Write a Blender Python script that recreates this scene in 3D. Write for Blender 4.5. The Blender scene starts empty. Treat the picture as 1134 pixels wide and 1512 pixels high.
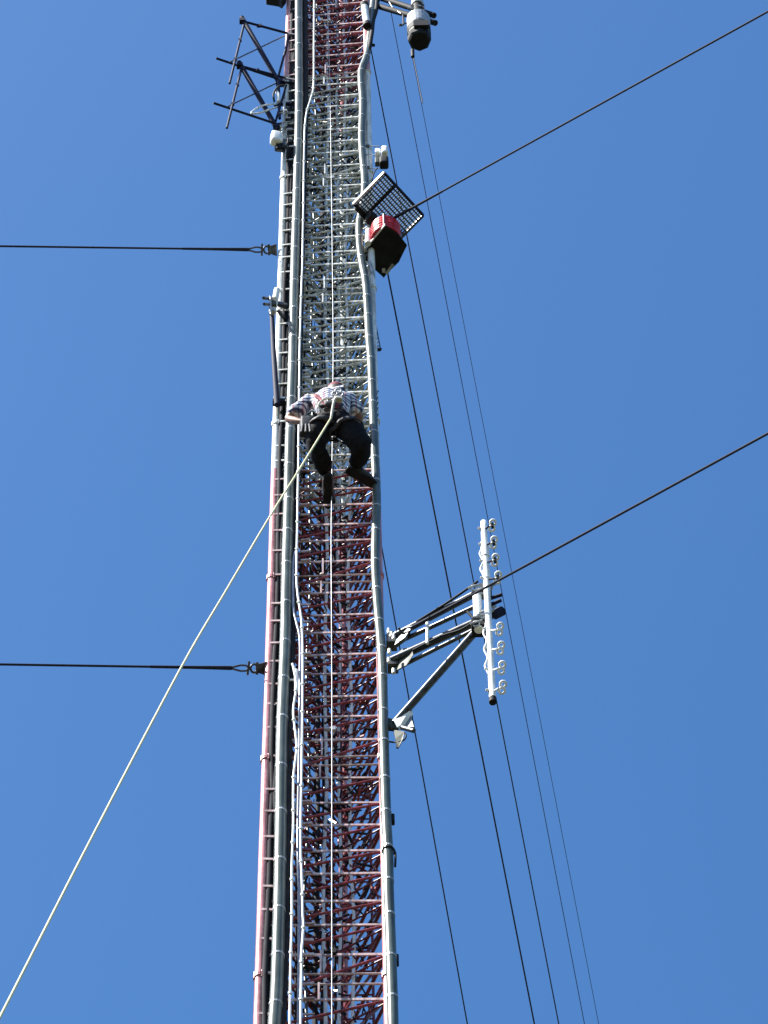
import bpy, bmesh, math, random
from mathutils import Vector, Matrix
random.seed(7)
scene = bpy.context.scene
C = scene.collection
R_ = math.radians
V = Vector

# ------------------------------------------------------------------ camera
FPX = 5012.0; TH = R_(60.0); PHI = R_(1.5); CAM = V((0, 0, 1.6)); D = 15.2
Fd = V((0, math.cos(TH), math.sin(TH)))
R0 = V((1, 0, 0)); U0 = V((0, -math.sin(TH), math.cos(TH)))
Rt = R0*math.cos(PHI) - U0*math.sin(PHI)
Up = R0*math.sin(PHI) + U0*math.cos(PHI)
def ray(px, py): return Fd*FPX + Rt*(px-567) - Up*(py-756)
def W(px, py, Y=D):
    d = ray(px, py); return CAM + d*(Y/d.y)
def HZ(py, Y=D): return W(490, py, Y).z
cd = bpy.data.cameras.new('camera'); cam = bpy.data.objects.new('camera', cd); C.objects.link(cam)
cd.sensor_fit = 'VERTICAL'; cd.sensor_height = 24; cd.lens = FPX/1512*24; cd.clip_end = 5000; cd.clip_start = .1
M4 = Matrix.Identity(4)
for i in range(3):
    M4[i][0] = Rt[i]; M4[i][1] = Up[i]; M4[i][2] = -Fd[i]; M4[i][3] = CAM[i]
cam.matrix_world = M4
scene.camera = cam

# ------------------------------------------------------------------ materials
def newmat(name):
    m = bpy.data.materials.new(name); m.use_nodes = True
    nt = m.node_tree; b = nt.nodes['Principled BSDF']; return m, nt, b
def noise(nt, scale, detail=4, obj=False):
    n = nt.nodes.new('ShaderNodeTexNoise'); n.inputs['Scale'].default_value = scale; n.inputs['Detail'].default_value = detail
    g = nt.nodes.new('ShaderNodeNewGeometry'); nt.links.new(g.outputs['Position'], n.inputs['Vector']); return n
def ramp(nt, fac, stops):
    r = nt.nodes.new('ShaderNodeValToRGB'); e = r.color_ramp.elements
    e[0].position, e[0].color = stops[0][0], (*stops[0][1], 1); e[1].position, e[1].color = stops[1][0], (*stops[1][1], 1)
    for p, c in stops[2:]:
        x = e.new(p); x.color = (*c, 1)
    nt.links.new(fac, r.inputs[0]); return r
def worn(name, c1, c2, scale=9, rough=.5, metal=0, spec=.5, bump=0):
    m, nt, b = newmat(name); n = noise(nt, scale)
    r = ramp(nt, n.outputs['Fac'], [(.35, c1), (.68, c2)]); nt.links.new(r.outputs[0], b.inputs['Base Color'])
    b.inputs['Roughness'].default_value = rough; b.inputs['Metallic'].default_value = metal; b.inputs['Specular IOR Level'].default_value = spec
    if bump:
        bp = nt.nodes.new('ShaderNodeBump'); bp.inputs['Strength'].default_value = bump; bp.inputs['Distance'].default_value = .01
        nt.links.new(n.outputs['Fac'], bp.inputs['Height']); nt.links.new(bp.outputs[0], b.inputs['Normal'])
    return m
Z1 = HZ(693); Z2 = HZ(112)
def streaks(nt, b, amount=.55, lo=(.35, .32, .27)):
    tc = nt.nodes.new('ShaderNodeNewGeometry'); mp = nt.nodes.new('ShaderNodeMapping'); mp.inputs['Scale'].default_value = (26, 26, 1.7)
    nt.links.new(tc.outputs['Position'], mp.inputs['Vector']); n = nt.nodes.new('ShaderNodeTexNoise'); n.inputs['Scale'].default_value = 1.0; n.inputs['Detail'].default_value = 5
    nt.links.new(mp.outputs[0], n.inputs['Vector']); r = ramp(nt, n.outputs['Fac'], [(.40, lo), (.56, (1, 1, 1))])
    mx = nt.nodes.new('ShaderNodeMix'); mx.data_type = 'RGBA'; mx.blend_type = 'MULTIPLY'; mx.inputs[0].default_value = amount
    src = b.inputs['Base Color'].links[0].from_socket
    nt.links.new(src, mx.inputs[6]); nt.links.new(r.outputs[0], mx.inputs[7]); nt.links.new(mx.outputs[2], b.inputs['Base Color'])
def paint(name, reds, whites):
    m, nt, b = newmat(name)
    g = nt.nodes.new('ShaderNodeNewGeometry'); s = nt.nodes.new('ShaderNodeSeparateXYZ'); nt.links.new(g.outputs['Position'], s.inputs[0])
    def mth(op, a, v):
        x = nt.nodes.new('ShaderNodeMath'); x.operation = op; nt.links.new(a, x.inputs[0])
        if isinstance(v, float): x.inputs[1].default_value = v
        else: nt.links.new(v, x.inputs[1])
        return x.outputs[0]
    z = s.outputs['Z']
    a = mth('GREATER_THAN', z, Z1); c = mth('LESS_THAN', z, Z2); w = mth('MULTIPLY', a, c)
    n = noise(nt, 14, 6)
    red = ramp(nt, n.outputs['Fac'], list(zip((.3, .55, .75), reds)))
    whi = ramp(nt, n.outputs['Fac'], list(zip((.25, .5, .8), whites)))
    mx = nt.nodes.new('ShaderNodeMix'); mx.data_type = 'RGBA'
    nt.links.new(w, mx.inputs[0]); nt.links.new(red.outputs[0], mx.inputs[6]); nt.links.new(whi.outputs[0], mx.inputs[7])
    # rust specks
    n2 = noise(nt, 37, 3); r2 = ramp(nt, n2.outputs['Fac'], [(.66, (0, 0, 0)), (.72, (1, 1, 1))])
    m2 = nt.nodes.new('ShaderNodeMix'); m2.data_type = 'RGBA'; m2.inputs[7].default_value = (.16, .07, .035, 1)
    sc = mth('MULTIPLY', r2.outputs[0], .6)
    nt.links.new(sc, m2.inputs[0]); nt.links.new(mx.outputs[2], m2.inputs[6]); nt.links.new(m2.outputs[2], b.inputs['Base Color'])
    b.inputs['Roughness'].default_value = .38
    streaks(nt, b, .6)
    return m
PAINT_SHADED = paint('shaded_mast_paint', ((.12, .008, .016), (.18, .014, .024), (.26, .035, .045)), ((.20, .23, .21), (.33, .36, .34), (.46, .49, .46)))  # side and inner lattice: shade put into the colour, darker than the front
PLEG_LIT = paint('sunlit_leg_paint', ((.50, .18, .19), (.60, .26, .27), (.68, .38, .37)), ((.52, .53, .48), (.76, .78, .75), (.85, .87, .84)))  # legs: sunlight put into the colour, red band lifted to pink
COAX = worn('feed_line_jacket', (.068, .094, .086), (.11, .138, .13), 6, .36, 0, .35)
streaks(COAX.node_tree, COAX.node_tree.nodes['Principled BSDF'], .7, (.5, .48, .42))
PRUNG_LIT = paint('sunlit_rung_paint', ((.52, .34, .34), (.66, .50, .49), (.74, .64, .61)), ((.55, .57, .53), (.78, .80, .77), (.86, .88, .85)))  # front bars: sunlit look painted in, almost white even on the red bands
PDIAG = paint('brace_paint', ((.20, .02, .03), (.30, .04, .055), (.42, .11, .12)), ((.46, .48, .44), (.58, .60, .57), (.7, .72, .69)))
COAXD = worn('dark_jacket', (.009, .010, .014), (.022, .023, .03), 8, .8, 0, .15)
GALV = worn('galvanised_steel', (.26, .28, .29), (.48, .50, .51), 22, .42, .3)
DGALV = worn('weathered_steel', (.05, .055, .06), (.11, .115, .12), 20, .45, .5)
WHITE = worn('white_paint', (.70, .72, .70), (.84, .85, .83), 12, .4)
WCAB = worn('white_jacket', (.58, .62, .64), (.8, .83, .83), 10, .4)
STRAND = worn('steel_strand', (.012, .014, .026), (.03, .033, .05), 60, .8, 0, .15)
BLACK = worn('black_enamel', (.006, .007, .009), (.014, .016, .018), 15, .7, 0, .2)
NAVY = worn('dark_blue_tube', (.008, .010, .032), (.016, .02, .05), 15, .7, 0, .15)
ARMM = worn('dull_arm_steel', (.03, .034, .042), (.08, .087, .095), 22, .34, .6)
ROPEM = worn('pale_rope', (.60, .56, .34), (.80, .77, .50), 60, .85, 0, .2)
GRATEM = worn('grating_steel', (.08, .11, .14), (.16, .20, .24), 30, .9, 0, .0)
REDL = worn('red_lens', (.42, .008, .018), (.58, .025, .04), 12, .4, 0, .35)
OLIVE = worn('grey_green_plate', (.05, .06, .045), (.10, .11, .09), 15, .6, 0, .2)
GROUND = worn('dry_grass', (.03, .036, .018), (.07, .06, .035), .8, .95, 0, .1, .4)
SKIN = worn('skin', (.17, .085, .05), (.24, .125, .075), 30, .55)
HAIR = worn('hair', (.015, .01, .008), (.03, .02, .015), 60, .6)
TROU = worn('black_cloth', (.004, .004, .006), (.012, .012, .015), 25, .85, 0, .15, .5)
BOOT = worn('boot_leather', (.012, .010, .009), (.03, .026, .022), 30, .5)
CAPM = worn('dark_red_cloth', (.16, .012, .03), (.26, .03, .05), 30, .8)
EYE = worn('eye_white', (.6, .6, .58), (.7, .7, .68), 30, .2)
WEB = worn('webbing', (.012, .012, .016), (.03, .03, .035), 40, .7)
WEBL = worn('pale_webbing', (.45, .42, .34), (.66, .62, .5), 40, .7)
def shirt():  # pale cloth with sparse dark and red checks
    m, nt, b = newmat('plaid_shirt')
    g = nt.nodes.new('ShaderNodeNewGeometry'); n = noise(nt, 7, 2)
    add = nt.nodes.new('ShaderNodeVectorMath'); add.operation = 'MULTIPLY_ADD'
    nt.links.new(n.outputs['Color'], add.inputs[0]); add.inputs[1].default_value = (.06, .06, .06); nt.links.new(g.outputs['Position'], add.inputs[2])
    w1 = nt.nodes.new('ShaderNodeTexWave'); w1.bands_direction = 'Z'; w1.inputs['Scale'].default_value = 3.6
    w2 = nt.nodes.new('ShaderNodeTexWave'); w2.bands_direction = 'X'; w2.inputs['Scale'].default_value = 3.2
    for w in (w1, w2): nt.links.new(add.outputs[0], w.inputs['Vector'])
    r1 = ramp(nt, w1.outputs['Fac'], [(.07, (.05, .06, .12)), (.17, (.66, .69, .72)), (.84, (.68, .70, .74)), (.95, (.06, .08, .18))])
    r2 = ramp(nt, w2.outputs['Fac'], [(.04, (.75, .42, .46)), (.12, (1, 1, 1)), (.88, (1, 1, 1)), (.97, (.4, .45, .6))])
    mx = nt.nodes.new('ShaderNodeMix'); mx.data_type = 'RGBA'; mx.blend_type = 'MULTIPLY'; mx.inputs[0].default_value = 1
    nt.links.new(r1.outputs[0], mx.inputs[6]); nt.links.new(r2.outputs[0], mx.inputs[7]); nt.links.new(mx.outputs[2], b.inputs['Base Color'])
    b.inputs['Roughness'].default_value = .85
    return m
SHIRT = shirt()

# ------------------------------------------------------------------ mesh helpers
class MB:
    def __init__(s): s.v = []; s.f = []; s.sm = []
    def add(s, vs, fs, smooth=False):
        o = len(s.v); s.v += [tuple(v) for v in vs]
        for f in fs: s.f.append(tuple(i+o for i in f)); s.sm.append(smooth)
        return s
    def tube(s, pts, r, n=8, caps=True, rs=None):
        pts = [V(p) for p in pts]; N = len(pts); vs = []; fs = []
        t0 = (pts[1]-pts[0]).normalized(); a = V((0, 0, 1)) if abs(t0.z) < .9 else V((0, 1, 0))
        u = t0.cross(a).normalized()
        for i, p in enumerate(pts):
            t = (pts[min(i+1, N-1)]-pts[max(i-1, 0)]).normalized()
            u = (u - t*u.dot(t)).normalized(); w = t.cross(u)
            rr = rs[i] if rs else r
            for k in range(n):
                q = 2*math.pi*k/n; vs.append(p+u*(rr*math.cos(q))+w*(rr*math.sin(q)))
        for i in range(N-1):
            for k in range(n):
                k2 = (k+1) % n; fs.append((i*n+k, i*n+k2, (i+1)*n+k2, (i+1)*n+k))
        s.add(vs, fs, n > 4)
        if caps:
            s.add(vs[:n], [tuple(range(n))[::-1]]); s.add(vs[-n:], [tuple(range(n))])
        return s
    def box(s, c, sx, sy, sz, ax=None):
        c = V(c); X, Y, Z = ax if ax else (V((1, 0, 0)), V((0, 1, 0)), V((0, 0, 1)))
        vs = [c+X*(sx/2*i)+Y*(sy/2*j)+Z*(sz/2*k) for k in (-1, 1) for (i, j) in ((-1, -1), (1, -1), (1, 1), (-1, 1))]
        s.add(vs, [(3, 2, 1, 0), (4, 5, 6, 7), (0, 1, 5, 4), (1, 2, 6, 5), (2, 3, 7, 6), (3, 0, 4, 7)]); return s
    def bar(s, a, b, w, h, up=V((0, 0, 1))):
        a = V(a); b = V(b); X = (b-a); L = X.length; X.normalize()
        if abs(X.dot(up)) > .95: up = V((0, 1, 0))
        Y = up.cross(X).normalized(); Z = X.cross(Y); return s.box((a+b)/2, L, w, h, (X, Y, Z))
    def prism(s, poly, ext):
        n = len(poly); e = V(ext); vs = [V(p)-e/2 for p in poly]+[V(p)+e/2 for p in poly]
        s.add(vs, [tuple(range(n))[::-1], tuple(range(n, 2*n))]+[(i, (i+1) % n, n+(i+1) % n, n+i) for i in range(n)]); return s
    def ring(s, c, axis, R, r, n=20, m=6, sx=1, u=None):
        c = V(c); axis = V(axis).normalized()
        u = V(u) if u is not None else (axis.cross(V((0, 0, 1))) if abs(axis.z) < .9 else V((1, 0, 0)))
        u = (u-axis*u.dot(axis)).normalized(); w = axis.cross(u); vs = []; fs = []
        for i in range(n):
            q = 2*math.pi*i/n; d = u*math.cos(q)*sx+w*math.sin(q); dn = d.normalized()
            for k in range(m):
                e = 2*math.pi*k/m; vs.append(c+d*R+dn*(r*math.cos(e))+axis*(r*math.sin(e)))
        for i in range(n):
            for k in range(m):
                a = i*m+k; b = i*m+(k+1) % m; a2 = ((i+1) % n)*m+k; b2 = ((i+1) % n)*m+(k+1) % m; fs.append((a, a2, b2, b))
        s.add(vs, fs, True); return s
    def lathe(s, base, prof, n=24, axis=V((0, 0, 1))):
        axis = axis.normalized(); u = axis.orthogonal().normalized(); w = axis.cross(u); base = V(base); vs = []; fs = []
        for (r, z) in prof:
            for k in range(n):
                q = 2*math.pi*k/n; vs.append(base+axis*z+u*(r*math.cos(q))+w*(r*math.sin(q)))
        P = len(prof)
        for i in range(P-1):
            for k in range(n):
                k2 = (k+1) % n; fs.append((i*n+k, i*n+k2, (i+1)*n+k2, (i+1)*n+k))
        fs.append(tuple(range(n))[::-1]); fs.append(tuple(range((P-1)*n, P*n))); s.add(vs, fs, False); return s
    def build(s, name, mat, parent=None, origin=None):
        me = bpy.data.meshes.new(name); o0 = V(origin) if origin is not None else V((0, 0, 0))
        par0 = V(parent['_w']) if parent is not None and '_w' in parent else V((0, 0, 0))
        me.from_pydata([tuple(V(v)-o0) for v in s.v], [], s.f); me.update()
        me.polygons.foreach_set('use_smooth', s.sm); me.materials.append(mat)
        o = bpy.data.objects.new(name, me); C.objects.link(o)
        if parent is not None:
            o.parent = parent; o.location = o0-par0; 
        else: o.location = o0
        o['_w'] = tuple(o0)
        return o
def tag(o, label=None, cat=None, group=None, kind=None):
    if label: o['label'] = label
    if cat: o['category'] = cat
    if group: o['group'] = group
    if kind: o['kind'] = kind
    return o
def thing(name, loc, label, cat, group=None):
    o = bpy.data.objects.new(name, None); C.objects.link(o); o.location = loc; o['_w'] = tuple(loc); o.empty_display_size = .2
    return tag(o, label, cat, group)
def smooth(pts, k=6):
    pts = [V(p) for p in pts]; out = []
    P = [pts[0]]+pts+[pts[-1]]
    for i in range(1, len(P)-2):
        a, b, c, d = P[i-1], P[i], P[i+1], P[i+2]
        for j in range(k):
            t = j/k; out.append(.5*((2*b)+(c-a)*t+(2*a-5*b+4*c-d)*t*t+(3*b-a-3*c+d)*t**3))
    out.append(pts[-1]); return out

# ------------------------------------------------------------------ world + sun
SUN = V((-.60, -.26, .86)).normalized()
w = bpy.data.worlds.new('World'); scene.world = w; w.use_nodes = True; nt = w.node_tree
bg = nt.nodes['Background']; sky = nt.nodes.new('ShaderNodeTexSky'); sky.sky_type = 'NISHITA'; sky.sun_disc = False
sky.sun_elevation = math.asin(SUN.z); sky.sun_rotation = math.atan2(SUN.x, SUN.y)
sky.air_density = 1.0; sky.dust_density = 1.0; sky.ozone_density = 3.0; sky.altitude = 200
hs = nt.nodes.new('ShaderNodeHueSaturation'); hs.inputs['Saturation'].default_value = 1.25; hs.inputs['Value'].default_value = 1.0
nt.links.new(sky.outputs[0], hs.inputs['Color']); nt.links.new(hs.outputs[0], bg.inputs[0]); bg.inputs[1].default_value = .084
sd = bpy.data.lights.new('sun', 'SUN'); sd.energy = 5; sd.angle = R_(.5); sd.color = (1, .96, .9)
so = bpy.data.objects.new('sun', sd); C.objects.link(so); so.rotation_euler = SUN.to_track_quat('Z', 'Y').to_euler()
scene.view_settings.view_transform = 'Standard'; scene.view_settings.look = 'None'; scene.view_settings.exposure = 1.43; scene.view_settings.gamma = 1

# ------------------------------------------------------------------ ground
g = MB(); n = 24
gv = []; gf = []
for j in range(n+1):
    for i in range(n+1):
        x = (i/n*2-1); y = (j/n*2-1); gx = math.copysign(abs(x)**2.2, x)*2500; gy = math.copysign(abs(y)**2.2, y)*2500
        gv.append((gx, gy, (.25*math.sin(gx*.05)+.2*math.cos(gy*.06)) if max(abs(gx), abs(gy)) > 20 else 0))
for j in range(n):
    for i in range(n): a = j*(n+1)+i; gf.append((a, a+1, a+n+2, a+n+1))
g.add(gv, gf, True); tag(g.build('ground', GROUND), kind='structure')

# ------------------------------------------------------------------ the mast
XL = W(404, 756).x; XR = W(557, 756).x; XB = (XL+XR)/2+.13; DB = .80
XC = (XL+XR)/2
ZT = 48.0
H0 = 19.62+1.6; SEC = 2.8
def alpha(z): return R_(max(-2.2, min(3.6, -2.2+(z-18)*5.6/21)))
def leg(i, z):
    a = alpha(z); x, y = ((XL-XC, 0), (XR-XC, 0), (XB-XC, DB))[i]
    # positive angle brings the right leg nearer to the viewer
    return V((XC+x*math.cos(a)+y*math.sin(a)*.4, D-x*math.sin(a)+y*math.cos(a), z))
def face(i, j, t, z, off=0):
    a = leg(i, z); b = leg(j, z); p = a.lerp(b, t)
    if off:
        c = (leg(0, z)+leg(1, z)+leg(2, z))/3; nrm = (b-a).cross(V((0, 0, 1))).normalized()
        if nrm.dot(p-c) < 0: nrm = -nrm
        p = p+nrm*off
    return p
mast = thing('guyed_mast', (XC, D+.25, 0), 'tall triangular lattice mast painted in red and white bands', 'radio mast')
for i in range(3):
    lg = MB().tube([leg(i, z*.5) for z in range(0, int(ZT*2)+1)], .036, 14).build('leg', PLEG_LIT, mast)
    k = -7
    while H0+k*SEC < ZT:
        z = H0+k*SEC
        if z > 16:
            f = MB(); f.lathe(leg(i, z-.022), [(.036, 0), (.047, .002), (.047, .018), (.040, .019), (.040, .025), (.047, .026), (.047, .042), (.036, .044)], 14)
            for q in range(4):
                an = q*math.pi/2+.5; c = leg(i, z); f.tube([c+V((.042*math.cos(an), .042*math.sin(an), -.035)), c+V((.042*math.cos(an), .042*math.sin(an), .035))], .006, 6)
            f.build('flange', PLEG_LIT, lg)
        k += 1
levels = []
k = -7
while H0+k*SEC < ZT:
    zj = H0+k*SEC
    for i in range(8):
        z = zj+.28+.32*i+random.uniform(-.006, .006)+(.014 if i % 2 else -.014)
        if .3 < z < ZT: levels.append(z)
    k += 1
VZ0, VZ1 = HZ(1530), HZ(-20)
cnt = {'rung': 0, 'brace': 0, 'plan': 0, 'hang': 0}
rest_r, rest_b = MB(), MB()
front_n = len([z for z in levels if VZ0 < z < VZ1])
def place(kind, name, a, b, r, want, mid=None):
    pts = [a, b] if mid is None else [a, mid, b]
    if want and cnt[kind] < 98:
        cnt[kind] += 1
        if name == 'rung' and cnt[kind] <= front_n: MB().bar(a, b, .010, random.choice((.019, .022, .025))).build(name, PRUNG_LIT, mast)
        else: MB().tube(pts, r, 6).build(name, PDIAG if cnt[kind] <= front_n else PAINT_SHADED, mast)
    else: (rest_r if name == 'rung' else rest_b).tube(pts, r, 6)
def jit(s=.004): return V((random.uniform(-s, s), random.uniform(-s, s), random.uniform(-s, s)))
for pas in range(3):
    (i, j) = ((0, 1), (1, 2), (0, 2))[pas]
    for n_, z in enumerate(levels):
        vis = VZ0 < z < VZ1
        a, b = leg(i, z), leg(j, z)
        place('rung', 'rung', a+jit(), b+jit(), (.0115, .015, .016)[pas], vis)
        zn = levels[n_-1] if n_ else z-.3
        if z < 10 and n_ % 2: continue
        # one diagonal per panel, dropping to the next level
        place('brace', 'diagonal_brace', leg(j if pas < 2 else i, z-.012), leg(i if pas < 2 else j, zn+.012), (.0115, .013, .015)[pas], vis)
        if pas == 2: rest_b.tube([leg(i, z-.03), leg(j, zn-.15)], .014, 6)
        if pas == 0 and n_:
            rest_b.tube([leg(1, z-.02)+V((0, .01, 0)), face(0, 2, .5, z-.02)], .009, 6)
        if pas == 1 and n_:
            rest_b.tube([leg(2, z-.02), leg(1, zn+.02)], .012, 6)
# joints: extra horizontals with short links
k = -1
while H0+k*SEC < VZ1+1:
    zj = H0+k*SEC
    for dz in (.03, -.09):
        MB().tube([leg(0, zj+dz), leg(1, zj+dz)], .009, 6).build('splice_bar', PRUNG_LIT, mast)
    for (i, j) in ((1, 2), (0, 2)):
        for dz in (.03, -.03): rest_b.tube([leg(i, zj+dz), leg(j, zj+dz)], .009, 6)
    m = face(0, 1, .50, zj)
    MB().bar(m+V((-.02, -.012, .29)), m+V((-.02, -.012, .03)), .02, .014, V((1, 0, 0))).build('splice_link', PRUNG_LIT, mast)
    MB().bar(m+V((-.035, -.012, -.09)), m+V((-.035, -.012, -.29)), .02, .014, V((1, 0, 0))).build('splice_link', PRUNG_LIT, mast)
    k += 1
# short hanger bars that carry the thick line on the left
PCOND = [(441, -60), (441, 0), (441.5, 120), (441, 180), (438, 300), (435, 400), (432, 540), (428, 650), (426, 740), (423, 850), (421, 950), (416, 1080), (414.5, 1200), (413, 1300), (410.5, 1400), (408, 1470), (405, 1512), (404, 1570)]
def interp(tab, y):
    for (x0, y0), (x1, y1) in zip(tab, tab[1:]):
        if y0 <= y <= y1: return x0+(x1-x0)*(y-y0)/(y1-y0)
    return tab[0][0] if y < tab[0][1] else tab[-1][0]
def pyof(z, Y):
    p = V((XC, Y, z))-CAM; zz = p.dot(Fd); return 756-FPX*p.dot(Up)/zz
for n_, z in enumerate(levels):
    if not VZ0 < z < VZ1: continue
    zz = z+.16 if (levels[n_+1]-z) < .45 else z+.28
    a = leg(0, zz); py = pyof(zz, D-.03); b = W(interp(PCOND, py), py, D-.03); b.z = a.z
    MB().bar(a+V((0, -.03, 0)), b, .012, .024).build('hanger_bar', PRUNG_LIT, mast)
tag(rest_r.build('rung', PAINT_SHADED, mast), kind='stuff'); tag(rest_b.build('diagonal_brace', PAINT_SHADED, mast), kind='stuff')
# short rungs of the cable ladder right of the thick line
n_lr = 0
for n_, z in enumerate(levels):
    if not VZ0 < z < VZ1: continue
    for q in (0, .5):
        if n_lr > 97 or random.random() < .08: continue
        zz = z+.32*q+random.uniform(-.012, .012); xl = W(447, 756, D).x-.02; py = pyof(zz, D)
        a = W(interp([(452, 0), (447, 300), (444, 700), (444, 1100), (447, 1512)], py), py, D-.015); b = a+V((.085, 0, 0)); a.z = zz; b.z = zz+random.uniform(-.01, .01)
        MB().bar(a, b, .012, random.choice((.014, .02, .026))).build('ladder_step', PRUNG_LIT if random.random() < .75 else PAINT_SHADED, mast); n_lr += 1
# cable clips, ties and hangers scattered through the inside
cp, cd_ = MB(), MB()
for k in range(2700):
    z = random.uniform(VZ0, VZ1); u_, v_ = random.random(), random.random()
    if u_+v_ > 1: u_, v_ = 1-u_, 1-v_
    p = leg(0, z)*(1-u_-v_)+leg(1, z)*u_+leg(2, z)*v_
    if p.y < D+.03: continue
    d_ = V((random.uniform(-1, 1), random.uniform(-1, 1), random.uniform(-1, 1))).normalized()*random.uniform(.02, .07)
    m_ = cp if random.random() < .42 else cd_
    m_.bar(p-d_, p+d_, random.uniform(.006, .02), random.uniform(.006, .02))
for m_, mt_ in ((cp, PAINT_SHADED), (cd_, COAXD)): tag(m_.build('cable_clip', mt_, mast), kind='stuff')
# inner ladder
lad = thing('climbing_ladder', (XC, D+.35, 0), 'narrow pale ladder running up inside the lattice mast', 'ladder')
LX = (W(505, 1450, D+.38).x, W(527, 1450, D+.38).x)
for x in (LX[0], LX[1]+.12): MB().tube([(x, D+.38, 15), (x, D+.38, ZT-1)], .011, 8).build('side_rail', PAINT_SHADED, lad)
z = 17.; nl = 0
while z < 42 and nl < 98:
    MB().tube([(LX[0], D+.38, z), (LX[1]+.12, D+.38, z)], .008, 6).build('rung', PAINT_SHADED, lad); z += .28; nl += 1

# ------------------------------------------------------------------ feed lines
def feed(name, pxs, Y, r, mat, label, cat, group, clamps=0, cmat=GALV, n=14, Ys=None, cr=1.22, step=.5, extend=True, phase=0.):
    pts = [W(x, y, (Ys[i] if Ys else Y)) for i, (x, y) in enumerate(pxs)]
    pts = smooth(pts, 7)
    if extend and pxs[-1][1] > 1500: pts += [V((pts[-1].x, pts[-1].y, 12)), V((pts[-1].x, pts[-1].y, .2))]
    root = thing(name, (pts[-1].x, pts[-1].y, max(0, pts[-1].z)), label, cat, group)
    MB().tube(pts, r, n).build('jacket', mat, root)
    if clamps:
        acc = phase; last = pts[0]
        for p, q in zip(pts, pts[1:]):
            L = (q-p).length; acc += L
            if acc > step and q.z > VZ0-.1 and q.z < VZ1+.2:
                acc = 0; c = q; ax = (q-p).normalized()
                m = MB(); m.lathe(c-ax*.011, [(r*1.02, 0), (r*cr, .001), (r*cr, .021), (r*1.02, .022)], 12, ax)
                if clamps == 2: m.box(c+V((-.3*r, -r*1.2, 0)), r*1.4, r*1.2, .03)
                m.build('clamp', cmat, root)
    return root
G1 = 'feed lines strapped to the mast'
feed('feed_line', PCOND, D-.088, .047, COAX, 'thick grey-green line running straight up the left side of the mast face', 'cable', G1, 1, GALV, 18, cr=1.07, step=.55)
feed('feed_line', [(x+9, y) for x, y in PCOND], D-.04, .036, COAXD, 'black line tucked right behind the thick grey-green line on the left', 'cable', G1, 0, n=12)
RP = [(560, -60), (552, -5), (547, 45), (542, 80), (534, 103), (533, 120), (535, 150), (534, 205), (536, 240), (538.5, 270), (536, 300), (530.5, 330), (531, 360), (534, 385), (539.5, 415), (542, 445), (545, 500), (548, 540), (552, 640), (554.5, 700), (556, 740), (554, 820), (556.5, 880), (562, 945), (564.5, 990), (566.5, 1080), (570, 1200), (573, 1260), (574, 1320), (577, 1400), (580, 1500), (581, 1560)]
feed('feed_line', RP, D-.085, .040, COAX, 'thick grey-green line that wavers up the right edge of the mast', 'cable', G1, 1, GALV, 18, cr=1.09, step=.42)
T1 = [(464, -40), (463.5, 60), (463, 125), (459, 145), (453, 165), (450, 190), (449, 230), (448, 300), (446.5, 390), (445, 430), (443, 500), (442, 560), (441, 660), (440, 720), (439, 780), (438, 850), (440, 880), (445, 915), (447, 960), (447, 1000), (446, 1100), (444, 1240), (446, 1300), (447, 1345), (448, 1370), (445, 1410), (445, 1430), (444, 1512), (444, 1560)]
feed('feed_line', T1, D-.135, .0098, WCAB, 'thin pale line with knobbly clamps running the whole height beside the thick left line', 'cable', G1, 2, WHITE, 10, cr=1.7, step=.40)
T2 = [(432, 980), (437, 1005), (437, 1020), (433, 1050), (436, 1080), (438, 1105), (434, 1140), (433, 1170), (433, 1220), (431, 1280), (431, 1350), (429, 1430), (428, 1512), (428, 1560)]
feed('feed_line', T2, D-.135, .0092, WCAB, 'thin pale line on the lower red band that starts at a white splice', 'cable', G1, 2, WHITE, 10, cr=1.7, step=.40)
T3 = [(436, 815), (433, 835), (433, 895), (438, 920), (443, 945), (443, 1000), (442, 1100), (440, 1240), (442, 1340), (441, 1512), (441, 1560)]
feed('feed_line', T3, D-.10, .012, worn('blue_grey_jacket', (.12, .15, .24), (.2, .24, .34), 10, .4), 'thin blue-grey line that loops out beside the pale clamped line', 'cable', G1, 0, n=10)
# splice
sp = thing('cable_splice', W(436, 1010, D-.09), 'small white cable splice at the top of the short thin pale line', 'cable splice')
MB().tube([W(437, 990, D-.09), W(438, 1022, D-.09)], .02, 10).build('body', WHITE, sp)
MB().tube([W(428, 1004, D-.09), W(440, 1004, D-.09)], .01, 8).build('strap', WHITE, sp)
MB().tube([W(430, 981, D-.09), W(434, 984, D-.1), W(437, 994, D-.09)], .009, 8).build('tail', WHITE, sp)
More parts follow.
